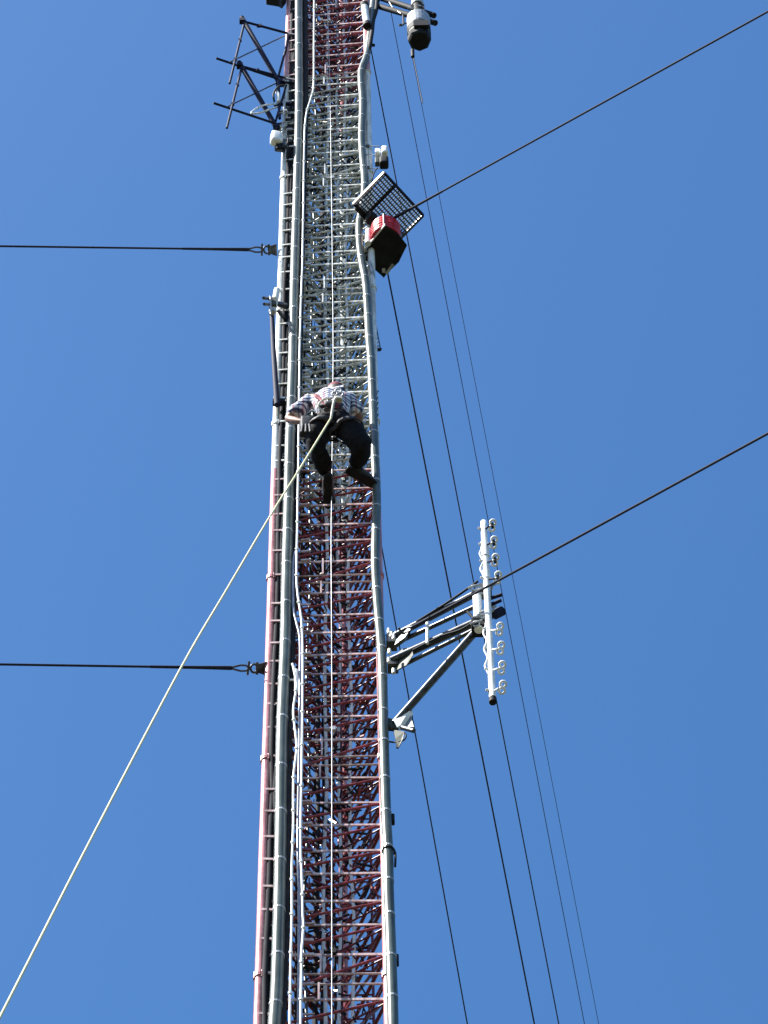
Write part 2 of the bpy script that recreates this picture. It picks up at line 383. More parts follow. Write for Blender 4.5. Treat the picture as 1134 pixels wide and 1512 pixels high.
# dark coax bundle inside the left face
for k, t in enumerate((.02, .055, .09, .125, .165, .21, .26, .33, .60, .66)):
    pts = [face(0, 2, t+.010*math.sin(z*1.7+k*2.1)+random.uniform(-.006, .006), z, -.045-.02*(k % 2)) for z in [14+.6*q for q in range(55)]]
    o = MB().tube(smooth(pts, 3), (.026, .026, .026, .024, .022, .018, .014, .011, .018, .014)[k], 8).build('coax_cable', COAXD)
    tag(o, 'black coaxial cable packed in the bundle inside the left side of the mast', 'cable', 'black coaxial cables inside the mast')
for k, (t, u, r, m) in enumerate([(.50, .22, .014, WCAB), (.62, .30, .012, WCAB), (.72, .2, .013, WCAB), (.34, .3, .012, COAX), (.42, .5, .012, COAXD), (.56, .55, .012, COAXD)]):
    lab = ['pale cable hanging inside the mast near its middle', 'pale cable inside the mast between the middle and the right leg', 'pale cable inside the mast closest to the right leg', 'grey-green cable inside the mast near the dark bundle', 'dark cable inside the mast left of the back leg', 'dark cable inside the mast right by the back leg'][k]
    pts = [face(0, 1, t+.014*math.sin(z*1.9+k*2)+random.uniform(-.006, .006), z)+V((0, u, 0)) for z in [14+.5*q for q in range(66)]]
    tag(MB().tube(smooth(pts, 3), r, 8).build('inner_cable', m), lab, 'cable', 'cables inside the mast')
# safety cable
SC = [(482, -30), (483, 0), (487, 120), (489, 250), (491, 400), (492, 520), (491, 620), (490, 720), (489, 800), (490, 1000), (490, 1250), (490, 1512), (490, 1560)]
sc = thing('safety_cable', W(490, 1512, D-.06), 'thin pale vertical safety wire down the middle of the mast face', 'safety wire')
MB().tube(smooth([W(x, y, D-.06) for x, y in SC], 4), .004, 6).build('wire', GALV, sc)
for py in (30, 135, 262, 425, 640, 1075, 1403):
    c = W(interp(SC, py), py, D-.045)
    b = MB(); b.box(c+V((-.01, .01, 0)), .10, .03, .022); b.box(c+V((.015, -.01, -.03)), .03, .03, .05); b.build('wire_bracket', BLACK if py in (1403, 425, 135) else GALV, sc)

# ------------------------------------------------------------------ guy wires
def ground_pt(p1, p2, X=None, Y=None, z=0.):
    n = ray(*p1).cross(ray(*p2))
    # n . (P - CAM) = 0
    if X is not None: return V((X, CAM.y-(n.x*(X-CAM.x)+n.z*(z-CAM.z))/n.y, z))
    return V((CAM.x-(n.y*(Y-CAM.y)+n.z*(z-CAM.z))/n.x, Y, z))
def guy(a, b, r, label, fit=None, sag=.0):
    root = thing('guy_wire', b, label, 'guy wire', 'guy wires of the mast')
    N = 40; pts = []
    a2 = a+(b-a).normalized()*.3*fit if fit else a
    for i in range(N+1):
        t = i/N; p = a2.lerp(b, t); p.z -= sag*4*t*(1-t); pts.append(p)
    MB().tube(pts, r, 8).build('strand', STRAND, root)
    if fit:
        d = (b-a).normalized(); s = fit
        vw = V((0, -.5, -.87)); ax = (vw-d*vw.dot(d)).normalized(); up = ax.cross(d).normalized()
        m = MB(); m.prism([a-d*.03*s+up*.05*s, a+d*.05*s+up*.03*s, a+d*.05*s-up*.03*s, a-d*.03*s-up*.05*s], ax*.014); m.build('lug', DGALV, root)
        m = MB(); m.ring(a+d*.075*s, ax, .030*s, .009*s, 16, 6); m.tube([a+d*.05*s-up*.045*s, a+d*.05*s+up*.045*s], .011*s, 8); m.build('shackle', DGALV, root)
        m = MB(); m.tube([a+d*.10*s, a+d*.15*s+up*.020*s, a+d*.19*s+up*.021*s, a+d*.29*s], .008*s, 6); m.tube([a+d*.10*s, a+d*.15*s-up*.020*s, a+d*.19*s-up*.021*s, a+d*.29*s], .008*s, 6)
        m.tube([a+d*.12*s-up*.05*s, a+d*.13*s+up*.05*s], .009*s, 6); m.build('thimble', DGALV, root)
        MB().tube([a+d*.27*s, a+d*.36*s, a+d*.6*s, a+d*.95*s], r, 8, rs=[.016*s, .015*s, .012*s, r*1.2]).build('dead_end_grip', STRAND, root)
    return root
pA = W(404, 369, D); pB = W(388, 987, D)
guy(pA, ground_pt((0, 364.5), (404, 370), X=-45), .0105, 'upper of the two level wires reaching from the left leg to the left edge', 1.25)
guy(pB, ground_pt((0, 982), (388, 988), X=-45), .0100, 'lower of the two level wires reaching from the left leg to the left edge', 1.15)
gA = ground_pt((1134, 17), (616, 303), X=37); gB = ground_pt((1134, 640), (740, 855), X=37)
print('right anchors', gA, gB)
p1 = V((gA-CAM)); 
def on_line(pa, pb, px, Y):  # point at depth Y on the picture line pa-pb
    t = (px-pa[0])/(pb[0]-pa[0]); return W(px, pa[1]+(pb[1]-pa[1])*t, Y)
guy(on_line((1134, 17), (616, 303), 556, D-.05), gA, .0105, 'wire climbing to the top right corner from above the red beacon', 1.2)
guy(on_line((1134, 640), (740, 855), 578, D-.05), gB, .0105, 'wire running to the right edge past the dipole antenna', 1.1)
for (q1, q2, Y0, Ya, r, lab) in [
    ((546, 64), (825, 1512), D+.1, 62, .0072, 'dark wire dropping from the black stub near the top of the right leg'),
    ((562, 350), (789, 1512), D+.15, 62, .0085, 'darkest wire dropping behind the beacon platform and the antenna arm'),
    ((520, 565), (690, 1512), D+.7, 62, .0068, 'wire that comes out from behind the right edge of the mast low down'),
    ((549, -130), (863, 1512), D+.2, 66, .0048, 'faint wire second from the right, nearly lost in the sky'),
    ((609, 84), (884, 1512), D-.2, 68, .0032, 'faintest wire, the rightmost, hanging from the lantern shaped unit')]:
    b = ground_pt(q1, q2, Y=Ya); print('back anchor', b)
    guy(W(q1[0], q1[1], Y0), b, r, lab)
st = thing('wire_stub', W(545, 66, D), 'short black stub bracket with a wire end on the upper right leg', 'bracket')
MB().tube([W(540, 65, D), W(553, 67, D)], .02, 8).build('pin', BLACK, st)
MB().ring(W(548, 68, D), (0, 1, 0), .02, .006, 12, 6).build('eye', BLACK, st)

# ------------------------------------------------------------------ rope
rp = [W(489, 617, 14.50), W(444, 690, 14.35), W(399, 762, 14.15), W(334, 872, 13.85), W(268, 985, 13.5), W(134, 1240, 12.9), W(0, 1502, 12.3)]
d = (rp[-1]-rp[-2]); k = rp[-1].z/-d.z
rp += [rp[-1]+d*k*.5, V((rp[-1].x+d.x*k, rp[-1].y+d.y*k, .02))]
tag(MB().tube(smooth(rp, 8), .0092, 8).build('rope', ROPEM), 'pale tag rope running from the climber down across the sky to the lower left', 'rope')

# ------------------------------------------------------------------ top left dark yagi antennas
def rod(m, a, b, r, n=8): m.tube([a, b], r, n); return m
def yagi(dx, dy, label, var):
    P = lambda x, y, Y=D: W(x+dx, y+dy, Y)
    root = thing('yagi_antenna', P(420, 120, D-.05), label, 'antenna', 'dark yagi antennas at the upper left')
    rod(MB(), P(357, 26, D-.25), P(414, 126, D-.02), .029, 10).build('boom', NAVY, root)
    rod(MB(), P(361, 33, D-.22), P(339, 123, D-.35), .014).build('element', NAVY, root)
    rod(MB(), P(361, 32, D-.2), P(424, 49, D-.02), .016).build('element', NAVY, root)
    rod(MB(), P(319, 86, D-.35), P(409, 116, D-.06), .015).build('element', NAVY, root)
    rod(MB(), P(427, 53 if var == 0 else 60, D), P(411, 113, D-.04), .014).build('brace', NAVY, root)
    rod(MB(), P(339, 92, D-.32), P(424, 51, D+.05), .0085).build('stay', DGALV, root)
    for q in (.30, .62): MB().box(P(361, 33, D-.22).lerp(P(339, 123, D-.35), q), .035, .03, .05).build('insulator', NAVY, root)
    MB().box(P(383, 38, D-.14), .06, .03, .05).build('insulator', NAVY, root)
    MB().box(P(358, 31, D-.24), .07, .06, .07).build('boom_clamp', NAVY, root)
    c = P(414, 122, D-.02)
    m = MB(); m.box(c, .10, .08, .08); m.tube([c, c+V((.16, .02, .02))], .02, 8); m.build('mount', NAVY, root)
    m = MB(); m.tube([P(424, 49, D-.02), P(446, 53, D-.1)], .012, 8); m.build('mount_arm', NAVY, root)
yagi(0, 0, 'upper of the two dark tube antennas left of the mast top', 0)
yagi(-4, 66, 'lower of the two dark tube antennas left of the mast, above the white radio unit', 1)
dp = thing('folded_dipole', W(415, 156, D-.03), 'curved folded dipole with a pale tip below the dark tube antennas', 'antenna')
Y = D-.12
MB().tube(smooth([W(414, 153, D-.02), W(400, 154, Y), W(385, 157, Y), W(372, 165, Y), W(373, 168, Y), W(386, 166, Y), W(400, 161, Y), W(414, 157, D-.02)], 5), .011, 8).build('loop', WCAB, dp)
MB().tube([W(411, 120, D-.06), W(413, 175, D-.06)], .017, 8).build('mount_pipe', NAVY, dp)
MB().tube(smooth([W(407, 134, D-.1), W(411, 140, D-.12), W(411, 150, D-.1)], 4), .02, 8).build('balun', WHITE, dp)
MB().tube(smooth([W(405, 150, D-.1), W(404, 138, D-.14), W(411, 128, D-.12), W(419, 126, D-.05)], 5), .012, 8).build('cable_loop', BLACK, dp)
MB().bar(W(405, 155, D-.05), W(430, 153, D-.02), .03, .03).build('clamp_bar', NAVY, dp)
# black corner bracket at top edge
cb = thing('corner_bracket', W(420, -6, D-.05), 'black bracket poking down from the top edge beside the left leg', 'bracket')
MB().prism([W(393, 0, D-.05), W(391, -12, D-.05), W(424, -14, D-.05), W(422, -2, D-.05), W(416, 6, D-.05), W(411, 3, D-.05)], (0, .12, 0)).build('plate', BLACK, cb)
MB().tube([W(393, -4, D-.1), W(424, -4, D-.02)], .02, 8).build('arm', BLACK, cb)

# white radio unit at the left leg
ru = thing('radio_unit', W(412, 208, D-.12), 'white rounded radio unit with dark connectors strapped to the left leg', 'radio unit')
def rbox(c, sx, sy, sz, bev, name, mat, root, rot=0):
    bm = bmesh.new(); bmesh.ops.create_cube(bm, size=1); bmesh.ops.scale(bm, vec=(sx, sy, sz), verts=bm.verts)
    bmesh.ops.bevel(bm, geom=bm.edges[:], offset=bev, segments=3, affect='EDGES', profile=.6)
    me = bpy.data.meshes.new(name); 
    for f in bm.faces: f.smooth = True
    bm.to_mesh(me); bm.free(); me.materials.append(mat)
    o = bpy.data.objects.new(name, me); C.objects.link(o); o.parent = root; o.location = V(c)-V(root['_w']); o.rotation_euler = (0, 0, rot); o['_w'] = tuple(c); return o
rbox(W(408, 205, D-.16), .13, .11, .24, .04, 'housing', WHITE, ru, .3)
rbox(W(414, 216, D-.10), .12, .10, .12, .02, 'connector_box', DGALV, ru, .2)
for k in range(3): MB().tube([W(409+4*k, 212, D-.15), W(410+4*k, 219, D-.14)], .014, 8).build('connector', BLACK, ru)
MB().tube(smooth([W(414, 219, D-.12), W(419, 222, D-.14), W(424, 214, D-.1), W(426, 195, D-.05)], 5), .009, 8).build('pigtail', BLACK, ru)
MB().bar(W(412, 207, D-.1), W(430, 206, D-.03), .04, .03).build('bracket', GALV, ru)
mc = thing('mounting_clamp', W(420, 180, D-.05), 'tangled pipe clamp on the left leg between dipole and white radio unit', 'clamp')
for (x, y, s) in [(419, 165, .05), (425, 176, .04), (418, 188, .045), (428, 192, .04), (424, 160, .035)]:
    MB().box(W(x, y, D-.06), s*1.5, s, s*.8).build('block', GALV if s > .04 else DGALV, mc)
MB().tube([W(420, 150, D-.07), W(417, 200, D-.07)], .014, 8).build('pipe', GALV, mc)
for y in (167, 181, 193): MB().tube([W(413, y, D-.1), W(434, y-2, D-.08)], .006, 6).build('bolt', GALV, mc)

# ------------------------------------------------------------------ right: camera style unit
cu = thing('sector_radio', W(560, 245, D-.1), 'small white and dark radio unit held off the right leg above the grating', 'radio unit')
rbox(W(568, 224, D-.15), .075, .09, .17, .03, 'front_cover', WHITE, cu)
rbox(W(567, 240, D-.13), .10, .10, .17, .03, 'body', BLACK, cu)
rbox(W(558, 226, D-.1), .06, .08, .10, .015, 'bracket_box', WHITE, cu)
rbox(W(557, 239, D-.1), .05, .06, .14, .012, 'rear_box', OLIVE, cu)
for y in (215, 228, 248): MB().tube([W(534, y, D-.06), W(560, y+1, D-.1)], .006, 6).build('stay', GALV, cu)
MB().tube([W(540, 218, D-.05), W(542, 245, D-.05), W(546, 268, D-.05)], .018, 10).build('mount_pipe', WHITE, cu)
for y in (217, 249): MB().box(W(543, y, D-.06), .04, .05, .035).build('pipe_clamp', DGALV, cu)
MB().tube(smooth([W(557, 248, D-.1), W(552, 256, D-.1), W(549, 270, D-.08), W(546, 300, D-.06)], 5), .007, 8).build('cable', BLACK, cu)

# ------------------------------------------------------------------ ice shield grating (horizontal plate)
zg = W(572, 305, D-.22).z
def at_z(px, py, z):
    d = ray(px, py); return CAM+d*((z-CAM.z)/d.z)
L_, T_, Rr = at_z(522, 301, zg), at_z(567, 255, zg), at_z(625, 318, zg)
B_ = L_+(Rr-T_)
isd = thing('ice_shield', (L_+Rr)/2, 'square steel grating held flat above the red beacon', 'grating')
eu = (Rr-T_); ev = (L_-T_)
m = MB()
NU, NV = 23, 11
for i in range(1, NU): a = T_+eu*(i/NU); m.bar(a, a+ev, .008, .026)
for j in range(1, NV): a = T_+ev*(j/NV)+V((0, 0, .004)); m.bar(a, a+eu, .014, .010)
m.build('grid', GRATEM, isd)
for (a, b, mt, name) in ((T_, Rr, BLACK, 'edge_angle'), (L_, B_, BLACK, 'edge_angle'), (T_, L_, GALV, 'edge_angle'), (Rr, B_, DGALV, 'edge_angle')):
    MB().bar(a, b, .02, .045).build(name, mt, isd)
a = T_+eu*.27; MB().bar(a-V((0, 0, .035)), a+ev*1.0-V((0, 0, .035)), .03, .04).build('support_bar', BLACK, isd)
a = T_+ev*.98-V((0, 0, .03)); MB().bar(a+eu*.05, a+eu*.62, .05, .05).build('support_bar', BLACK, isd)
rbox(W(548, 322, D-.16), .09, .10, .13, .008, 'mount_box', BLACK, isd, .7)
MB().tube([L_.lerp(B_, .3)-V((0, 0, .03)), leg(1, zg-.02)], .018, 8).build('arm', DGALV, isd)

# ------------------------------------------------------------------ obstruction beacon on a plate
zp = zg-.62
q = [at_z(532, 379, zp), at_z(570, 333, zp), at_z(601, 362, zp), at_z(566, 409, zp)]
bcn = thing('obstruction_beacon', (q[0]+q[2])/2, 'red warning beacon on a black square plate at the right edge of the mast', 'warning beacon')
pu = (q[1]-q[0]).normalized(); 
MB().prism([q[0], q[1], q[1].lerp(q[2], .5)+(q[1]-q[0])*.06, q[2], q[2].lerp(q[3], .45)+(q[2]-q[1])*.12, q[3]], (0, 0, .012)).build('base_plate', BLACK, bcn)
MB().bar(q[0]+V((-.01, -.01, .005)), q[1]+V((-.01, -.01, .005)), .012, .035).build('plate_edge', WHITE, bcn)
MB().bar(q[3]+V((0, 0, .002)), q[2].lerp(q[3], .3)+V((.0, 0, .002)), .012, .03).build('plate_edge', BLACK, bcn)
pc = at_z(570, 354, zp)+V((0, 0, .006))
prof = [(.155, 0), (.165, .02), (.165, .06), (.15, .07), (.155, .08), (.165, .10), (.165, .15), (.15, .16), (.155, .17), (.168, .19), (.168, .25), (.155, .26), (.168, .28), (.168, .34), (.155, .35), (.168, .37), (.168, .43), (.15, .47), (.10, .49), (.03, .50)]
prof = [(r_*.92, z_*.6) for r_, z_ in prof]
o = MB().lathe(pc, prof, 40).build('red_lens', REDL, bcn)
MB().lathe(pc+V((0, 0, .30)), [(.05, 0), (.05, .03), (.02, .05)], 20).build('top_cap', BLACK, bcn)
for k in range(3):
    an = 2.1*k+.4; c = pc+V((.165*math.cos(an), .165*math.sin(an), 0))
    MB().tube([c, c+V((0, 0, .27))], .008, 6).build('rod', GALV, bcn)
MB().tube([W(544, 340, D-.1), W(543, 360, D-.1)], .032, 12).build('junction_can', WHITE, bcn)
MB().tube([q[0]-V((0, 0, .02)), leg(1, zp-.02)], .02, 8).build('arm', DGALV, bcn)
MB().box(q[3].lerp(q[1], .14)-V((0, 0, .012)), .035, .05, .012).build('plate_bolt', GALV, bcn)
MB().bar(q[3].lerp(q[2], .12)-V((0, 0, .014)), q[3].lerp(q[2], .42)-V((.0, 0, .014)), .03, .008).build('stiffener', GALV, bcn)
MB().tube(smooth([W(545, 388, D-.05), W(549, 400, D-.05), W(551, 412, D-.02), W(549, 430, D)], 4), .022, 8).build('lead', GALV, bcn)

# small lattice panel behind right edge
tp = thing('trellis_panel', W(556, 500, D+.05), 'small grey mesh wedge sticking out behind the right edge above the climber', 'mesh panel')
a, b, c = W(549, 448, D+.05), W(562, 516, D+.02), W(552, 517, D+.1)
MB().tube([a, b], .006, 6).build('rim', DGALV, tp); MB().bar(b, c, .02, .03).build('rim', BLACK, tp); MB().tube([c, a], .006, 6).build('rim', DGALV, tp)
m = MB()
for k in range(1, 12):
    t = k/12; m.tube([a.lerp(b, t), a.lerp(c, t)], .0035, 5); m.tube([a.lerp(b, t), a.lerp(c, min(1, t+.09))], .0035, 5)
m.build('mesh', GALV, tp)

# ------------------------------------------------------------------ top right: arms with lantern shaped unit
ta = thing('outrigger_arm', W(545, 5, D-.05), 'pair of black tubes reaching right from the mast top', 'outrigger arm')
for (a, b) in (((553, -6), (641, 23)), ((548, 6), (643, 34))):
    MB().tube([W(*a, D-.05), W(*b, D-.25)], .036, 12).build('tube', BLACK, ta)
    MB().box(W(a[0]+2, a[1]+2, D-.03), .09, .1, .1).build('clamp', BLACK, ta)
m = MB(); m.box(W(617, 20, D-.25), .16, .14, .22); m.box(W(622, 36, D-.42), .17, .05, .16); m.build('plate', BLACK, ta)
MB().tube([W(604, 24, D-.33), W(606, 40, D-.33)], .022, 8).build('bracket', WHITE, ta)
for (x, y) in ((606, 12), (622, 16), (612, 30), (626, 34), (618, 8)):
    MB().tube([W(x-4, y, D-.33), W(x+4, y+1, D-.33)], .012, 6).build('bolt', GALV, ta)
MB().tube([W(572, -2, D-.1), W(580, 12, D-.12), W(592, 20, D-.18)], .008, 6).build('stay', GALV, ta)
MB().tube([W(595, 22, D-.25), W(596, 36, D-.3)], .012, 6).build('hook', BLACK, ta); MB().ring(W(592, 37, D-.3), (0, 1, 0), .022, .008, 12, 6).build('hook', BLACK, ta)
MB().tube([W(596, 34, D-.3), W(606, 35, D-.3)], .008, 6).build('hook', BLACK, ta)
ln = thing('lantern_unit', W(619, 66, D-.28), 'fat lantern shaped unit, white side and dark underside, hung below the black tubes', 'antenna unit')
c0 = W(619.5, 61, D-.28)
MB().lathe(c0, [(.115, 0), (.135, .03), (.138, .14)], 8).build('bottom_cap', BLACK, ln)
MB().lathe(c0+V((0, 0, .14)), [(.132, 0), (.132, .06)], 24).build('collar', OLIVE, ln)
MB().lathe(c0+V((0, 0, .2)), [(.138, 0), (.138, .16)], 24).build('band', BLACK, ln)
MB().lathe(c0+V((0, 0, .36)), [(.13, 0), (.14, .05), (.14, .3), (.09, .36)], 24).build('shell', GALV, ln)
MB().tube([c0+V((0, 0, .6)), c0+V((0, 0, 1.6))], .06, 14).build('stem', BLACK, ln)
MB().lathe(c0+V((0, 0, 1.1)), [(.07, 0), (.075, .01), (.075, .12), (.07, .13)], 16).build('stem_collar', GALV, ln)
MB().tube([W(609, 74, D-.2), W(609.5, 84, D-.2)], .022, 10).build('cable_gland', BLACK, ln)
MB().tube([W(609.5, 80, D-.2), W(624, 152, D-.15)], .006, 8).build('strain_relief', BLACK, ln)
gc = thing('line_coupler', W(541, 36, D-.14), 'fat pale coupler sleeve on the right edge just below the black arm', 'coupler')
MB().tube([W(538, 9, D-.14), W(542, 36, D-.14)], .043, 16).build('sleeve', WCAB, gc)
MB().tube([W(541.8, 35, D-.14), W(542, 39, D-.14)], .050, 16).build('collar', BLACK, gc)
MB().tube([W(537.8, 6, D-.14), W(538, 10, D-.14)], .050, 16).build('collar', BLACK, gc)
tag(MB().tube(smooth([W(557, -30, D-.1), W(556, 10, D-.1), W(551, 30, D-.1), W(549, 48, D-.12), W(545, 72, D-.1), W(541, 90, D-.06)], 6), .026, 12).build('jumper_cable', BLACK), 'black jumper cable curving from the black arm into the right edge line', 'cable')

# ------------------------------------------------------------------ left mid: standoff with dark tube
so_ = thing('dipole_standoff', W(404, 448, D-.1), 'dark upright tube on a clamp bracket beside the left leg', 'antenna')
MB().tube([W(401, 458, D-.12), W(404, 520, D-.12), W(409, 598, D-.12)], .026, 12, rs=[.022, .026, .028]).build('tube', NAVY, so_)
MB().tube([W(403, 462, D-.12), W(409, 428, D-.12)], .032, 12).build('upper_tube', WHITE, so_)
MB().tube([W(389, 440, D-.25), W(407, 442, D-.1)], .016, 8).build('arm', DGALV, so_); MB().tube([W(390, 449, D-.25), W(407, 451, D-.1)], .016, 8).build('arm', DGALV, so_)
MB().box(W(403, 449, D-.14), .07, .08, .16).build('clamp_block', OLIVE, so_)
MB().tube([W(402, 459, D-.17), W(402, 462, D-.17)], .035, 12).build('collar', GALV, so_)
MB().bar(W(407, 448, D-.1), W(424, 452, D-.04), .04, .05).build('mount', DGALV, so_); MB().bar(W(410, 458, D-.1), W(420, 470, D-.04), .03, .03).build('brace', DGALV, so_)
MB().tube([W(399, 438, D-.2), W(400, 464, D-.2)], .010, 8).build('bolt', GALV, so_)
m = MB(); m.box(W(412, 594, D-.08), .12, .06, .05); m.build('lower_clamp', BLACK, so_)
MB().box(W(418, 590, D-.08), .04, .04, .04).build('nut', WHITE, so_)

# ------------------------------------------------------------------ side arm and dipole array (right)
arm = thing('side_arm', leg(1, HZ(965)), 'steel side arm frame carrying the white dipole array', 'antenna mount')
YA = D-.55
def TB(name, a, b, r, mat, n=12): MB().tube([a, b], r, n).build(name, mat, arm)
TB('upper_tube', W(577, 942, D-.08), W(722, 866, YA), .030, ARMM)
TB('upper_rail', W(582, 951, D-.04), W(705, 894, YA+.06), .020, ARMM)
TB('lower_tube', W(578, 975, D-.08), W(741, 901, YA), .036, ARMM)
TB('lower_rail', W(578, 991, D-.02), W(704, 928, YA+.1), .018, DGALV)
TB('diagonal_tube', W(583, 1068, D-.08), W(709, 925, YA+.04), .033, ARMM)
TB('spacer', W(631, 914, D-.3), W(631, 950, D-.3), .014, WHITE)
TB('end_post', W(704.5, 880, YA-.02), W(707, 930, YA-.02), .038, WHITE)
TB('end_stub', W(730, 862, YA-.02), W(737, 858, YA-.05), .014, BLACK)
TB('end_stub', W(716, 886, YA-.06), W(741, 878, YA-.12), .016, NAVY)
TB('end_stub', W(718, 896, YA-.06), W(740, 886, YA-.12), .016, NAVY)
TB('end_cap', W(730, 908, YA-.01), W(742, 902, YA-.01), .041, NAVY)
for (x, y) in ((577, 944), (579, 977)):
    MB().box(W(x+1, y+5, D-.05), .09, .10, .11).build('leg_clamp', DGALV, arm)
MB().prism([W(578, 972, D-.03), W(596, 958, D-.1), W(608, 957, D-.16), W(610, 968, D-.2), W(600, 983, D-.14), W(578, 994, D-.03)], (.0, .02, .01)).build('gusset', OLIVE, arm)
MB().prism([W(582, 944, D-.06), W(598, 930, D-.14), W(606, 932, D-.18), W(598, 944, D-.14), W(582, 956, D-.06)], (.0, .05, .01)).build('gusset', DGALV, arm)
for (x, y) in ((574, 932), (578, 937), (581, 941), (575, 962), (581, 991), (574, 975)):
    MB().tube([W(x, y-3, D-.17), W(x, y+3, D-.17)], .015, 8).build('bolt', WHITE, arm)
for (x, y, s) in ((700, 868, .05), (712, 872, .06), (722, 868, .05), (708, 912, .06), (716, 905, .05), (703, 921, .05), (724, 900, .05)):
    m = MB(); c = W(x, y, YA-.06); m.ring(c, (.2, 1, .3), s*.55, .009, 14, 6); m.tube([c+V((-s, 0, 0)), c+V((s, -.02, .02))], .010, 6); m.build('u_bolt', GALV, arm)
MB().box(W(707, 927, YA), .12, .12, .10).build('brace_clamp', BLACK, arm)
MB().box(W(717, 873, YA), .10, .10, .10).build('top_clamp', DGALV, arm)
MB().tube(smooth([W(588, 935, D-.1), W(620, 915, D-.25), W(660, 890, D-.4), W(695, 866, YA), W(706, 858, YA-.04)], 5), .011, 8).build('jumper', BLACK, arm)
MB().tube(smooth([W(610, 960, D-.2), W(650, 940, D-.36), W(680, 930, D-.46), W(700, 918, YA)], 5), .010, 8).build('jumper', BLACK, arm)
MB().tube([W(694, 880, YA), W(700, 872, YA)], .012, 6).build('strap', BLACK, arm); 
MB().tube([W(690, 903, YA), W(700, 914, YA)], .012, 6).build('strap', BLACK, arm)
# foot bracket
MB().prism([W(583, 1064, D-.1), W(588, 1060, D-.1), W(606, 1046, D-.13), W(607, 1052, D-.13), W(600, 1062, D-.12), W(594, 1073, D-.1), W(589, 1076, D-.1)], (.03, .03, .0)).build('foot_gusset', WHITE, arm)
MB().prism([W(572, 1062, D-.04), W(585, 1065, D-.06), W(589, 1078, D-.06), W(572, 1075, D-.04)], (.0, .03, .0)).build('foot_plate', OLIVE, arm)

ar = thing('dipole_array', W(727, 1035, YA-.08), 'white pole antenna carrying eight small loop dipoles on its right side', 'antenna')
YR = YA-.10
top = W(714, 770, YR); bot = W(727.5, 1034, YR)
# keep it plumb-ish: use the true 3-D line through both ends
MB().tube([top, top.lerp(bot, .004), top.lerp(bot, .05), bot], .026, 16, rs=[.014, .026, .028, .028]).build('pole', WHITE, ar)
MB().tube([bot+V((0, 0, .03)), bot-V((0, 0, .03))], .030, 16).build('bottom_cap', BLACK, ar)
MB().tube([top.lerp(bot, .13), top.lerp(bot, .215)], .036, 14).build('sleeve', WHITE, ar)
MB().tube([top.lerp(bot, .30), top.lerp(bot, .345)], .034, 14).build('sleeve', WHITE, ar)
for k, (x, y) in enumerate([(727, 776), (729, 801), (731, 827), (735, 853), (738, 929), (739.5, 957), (741, 986), (742, 1015)]):
    t = (y-770)/264; pp = top.lerp(bot, t+.03); c = W(x, y, YR-.06)
    root = MB(); root.tube([pp, c+V((-.03, 0, -.01))], .009, 6)
    s_ = root.build('dipole_stem', NAVY if k < 4 else WHITE, ar)
    u = V((.25, -.25, 1)).normalized()
    m = MB(); ax = V((.35, 1, .1))
    up_ = V((.18, -.6, .55)).normalized()
    for sg in (-1, 1): m.ring(c+up_*.026*sg, (.25, .55, .8), .025, .0105, 8, 6)
    m.build('dipole_loop', WHITE, s_)
    if k < 4: MB().box(c, .02, .03, .055).build('feed_block', BLACK, s_)
    p2 = pp+V((-.05, -.02, .01)); MB().tube([pp, p2], .012, 8).build('feed_stub', WHITE, ar)
har = [top.lerp(bot, t)+V((-.034-.012*math.sin(t*70), -.015, 0)) for t in [.14+.01*k for k in range(22)]]
MB().tube(har, .008, 6).build('harness', WHITE, ar)
har = [top.lerp(bot, t)+V((-.036-.012*math.sin(t*70), -.015, 0)) for t in [.60+.01*k for k in range(28)]]
MB().tube(har, .008, 6).build('harness', WHITE, ar)

# small vane under the foot
vn = thing('vane_sensor', W(592, 1088, D-.1), 'small grey-green vane with a black cable loop under the foot of the arm', 'sensor')
MB().prism([W(581, 1079, D-.08), W(597, 1081, D-.12), W(595, 1092, D-.12), W(588, 1105, D-.1), W(585, 1104, D-.1), W(584, 1092, D-.1)], (0, .015, 0)).build('vane', OLIVE, vn)
MB().tube([W(589, 1073, D-.08), W(611, 1079, D-.15)], .02, 10).build('arm', DGALV, vn)
MB().prism([W(594, 1068, D-.08), W(606, 1055, D-.11), W(611, 1074, D-.13), W(600, 1074, D-.1)], (0, .01, 0)).build('fin', worn('pale_fin', (.10, .13, .15), (.16, .19, .21), 12), vn)
MB().tube(smooth([W(573, 1078, D-.05), W(590, 1080, D-.1), W(599, 1084, D-.12), W(597, 1092, D-.12), W(586, 1096, D-.1), W(573, 1095, D-.05)], 6), .007, 8).build('cable_loop', BLACK, vn)
# straps and lugs on the right edge
for i, (x, y, lab) in enumerate([(581, 1210, 'small dark lug on the right edge above the lower black strap'), (587, 1418, 'small dark lug on the right edge near the bottom of the picture')]):
    b = thing('step_lug', W(x-3, y, D-.02), lab, 'step bolt', 'lugs on the right edge'); MB().tube([W(x-6, y, D-.02), W(x-1, y, D-.04)], .016, 8).build('shank', BLACK, b); rbox(W(x-1, y, D-.04), .03, .05, .10, .01, 'head', BLACK, b)
b = thing('black_strap', W(575, 1255, D-.08), 'black strap wrapped round the right edge line low on the mast', 'strap')
c = W(573.5, 1257, D-.085); MB().ring(c, (0, .1, 1), .045, .007, 20, 6).build('band', BLACK, b); MB().tube(smooth([c+V((.035, -.03, 0)), c+V((.052, -.02, -.06)), c+V((.048, 0, -.2))], 5), .009, 8).build('tail', BLACK, b)
b = thing('wire_tie', W(556, 590, D-.06), 'ragged dark wire ties sticking out of the right edge beside the climber', 'wire ties')
for k in range(7):
    y = 578+k*9; MB().tube([W(551, y, D-.05), W(557+random.uniform(0, 2), y-2+random.uniform(-2, 2), D-.08), W(556, y+4, D-.09)], .004, 5).build('tie', BLACK, b)

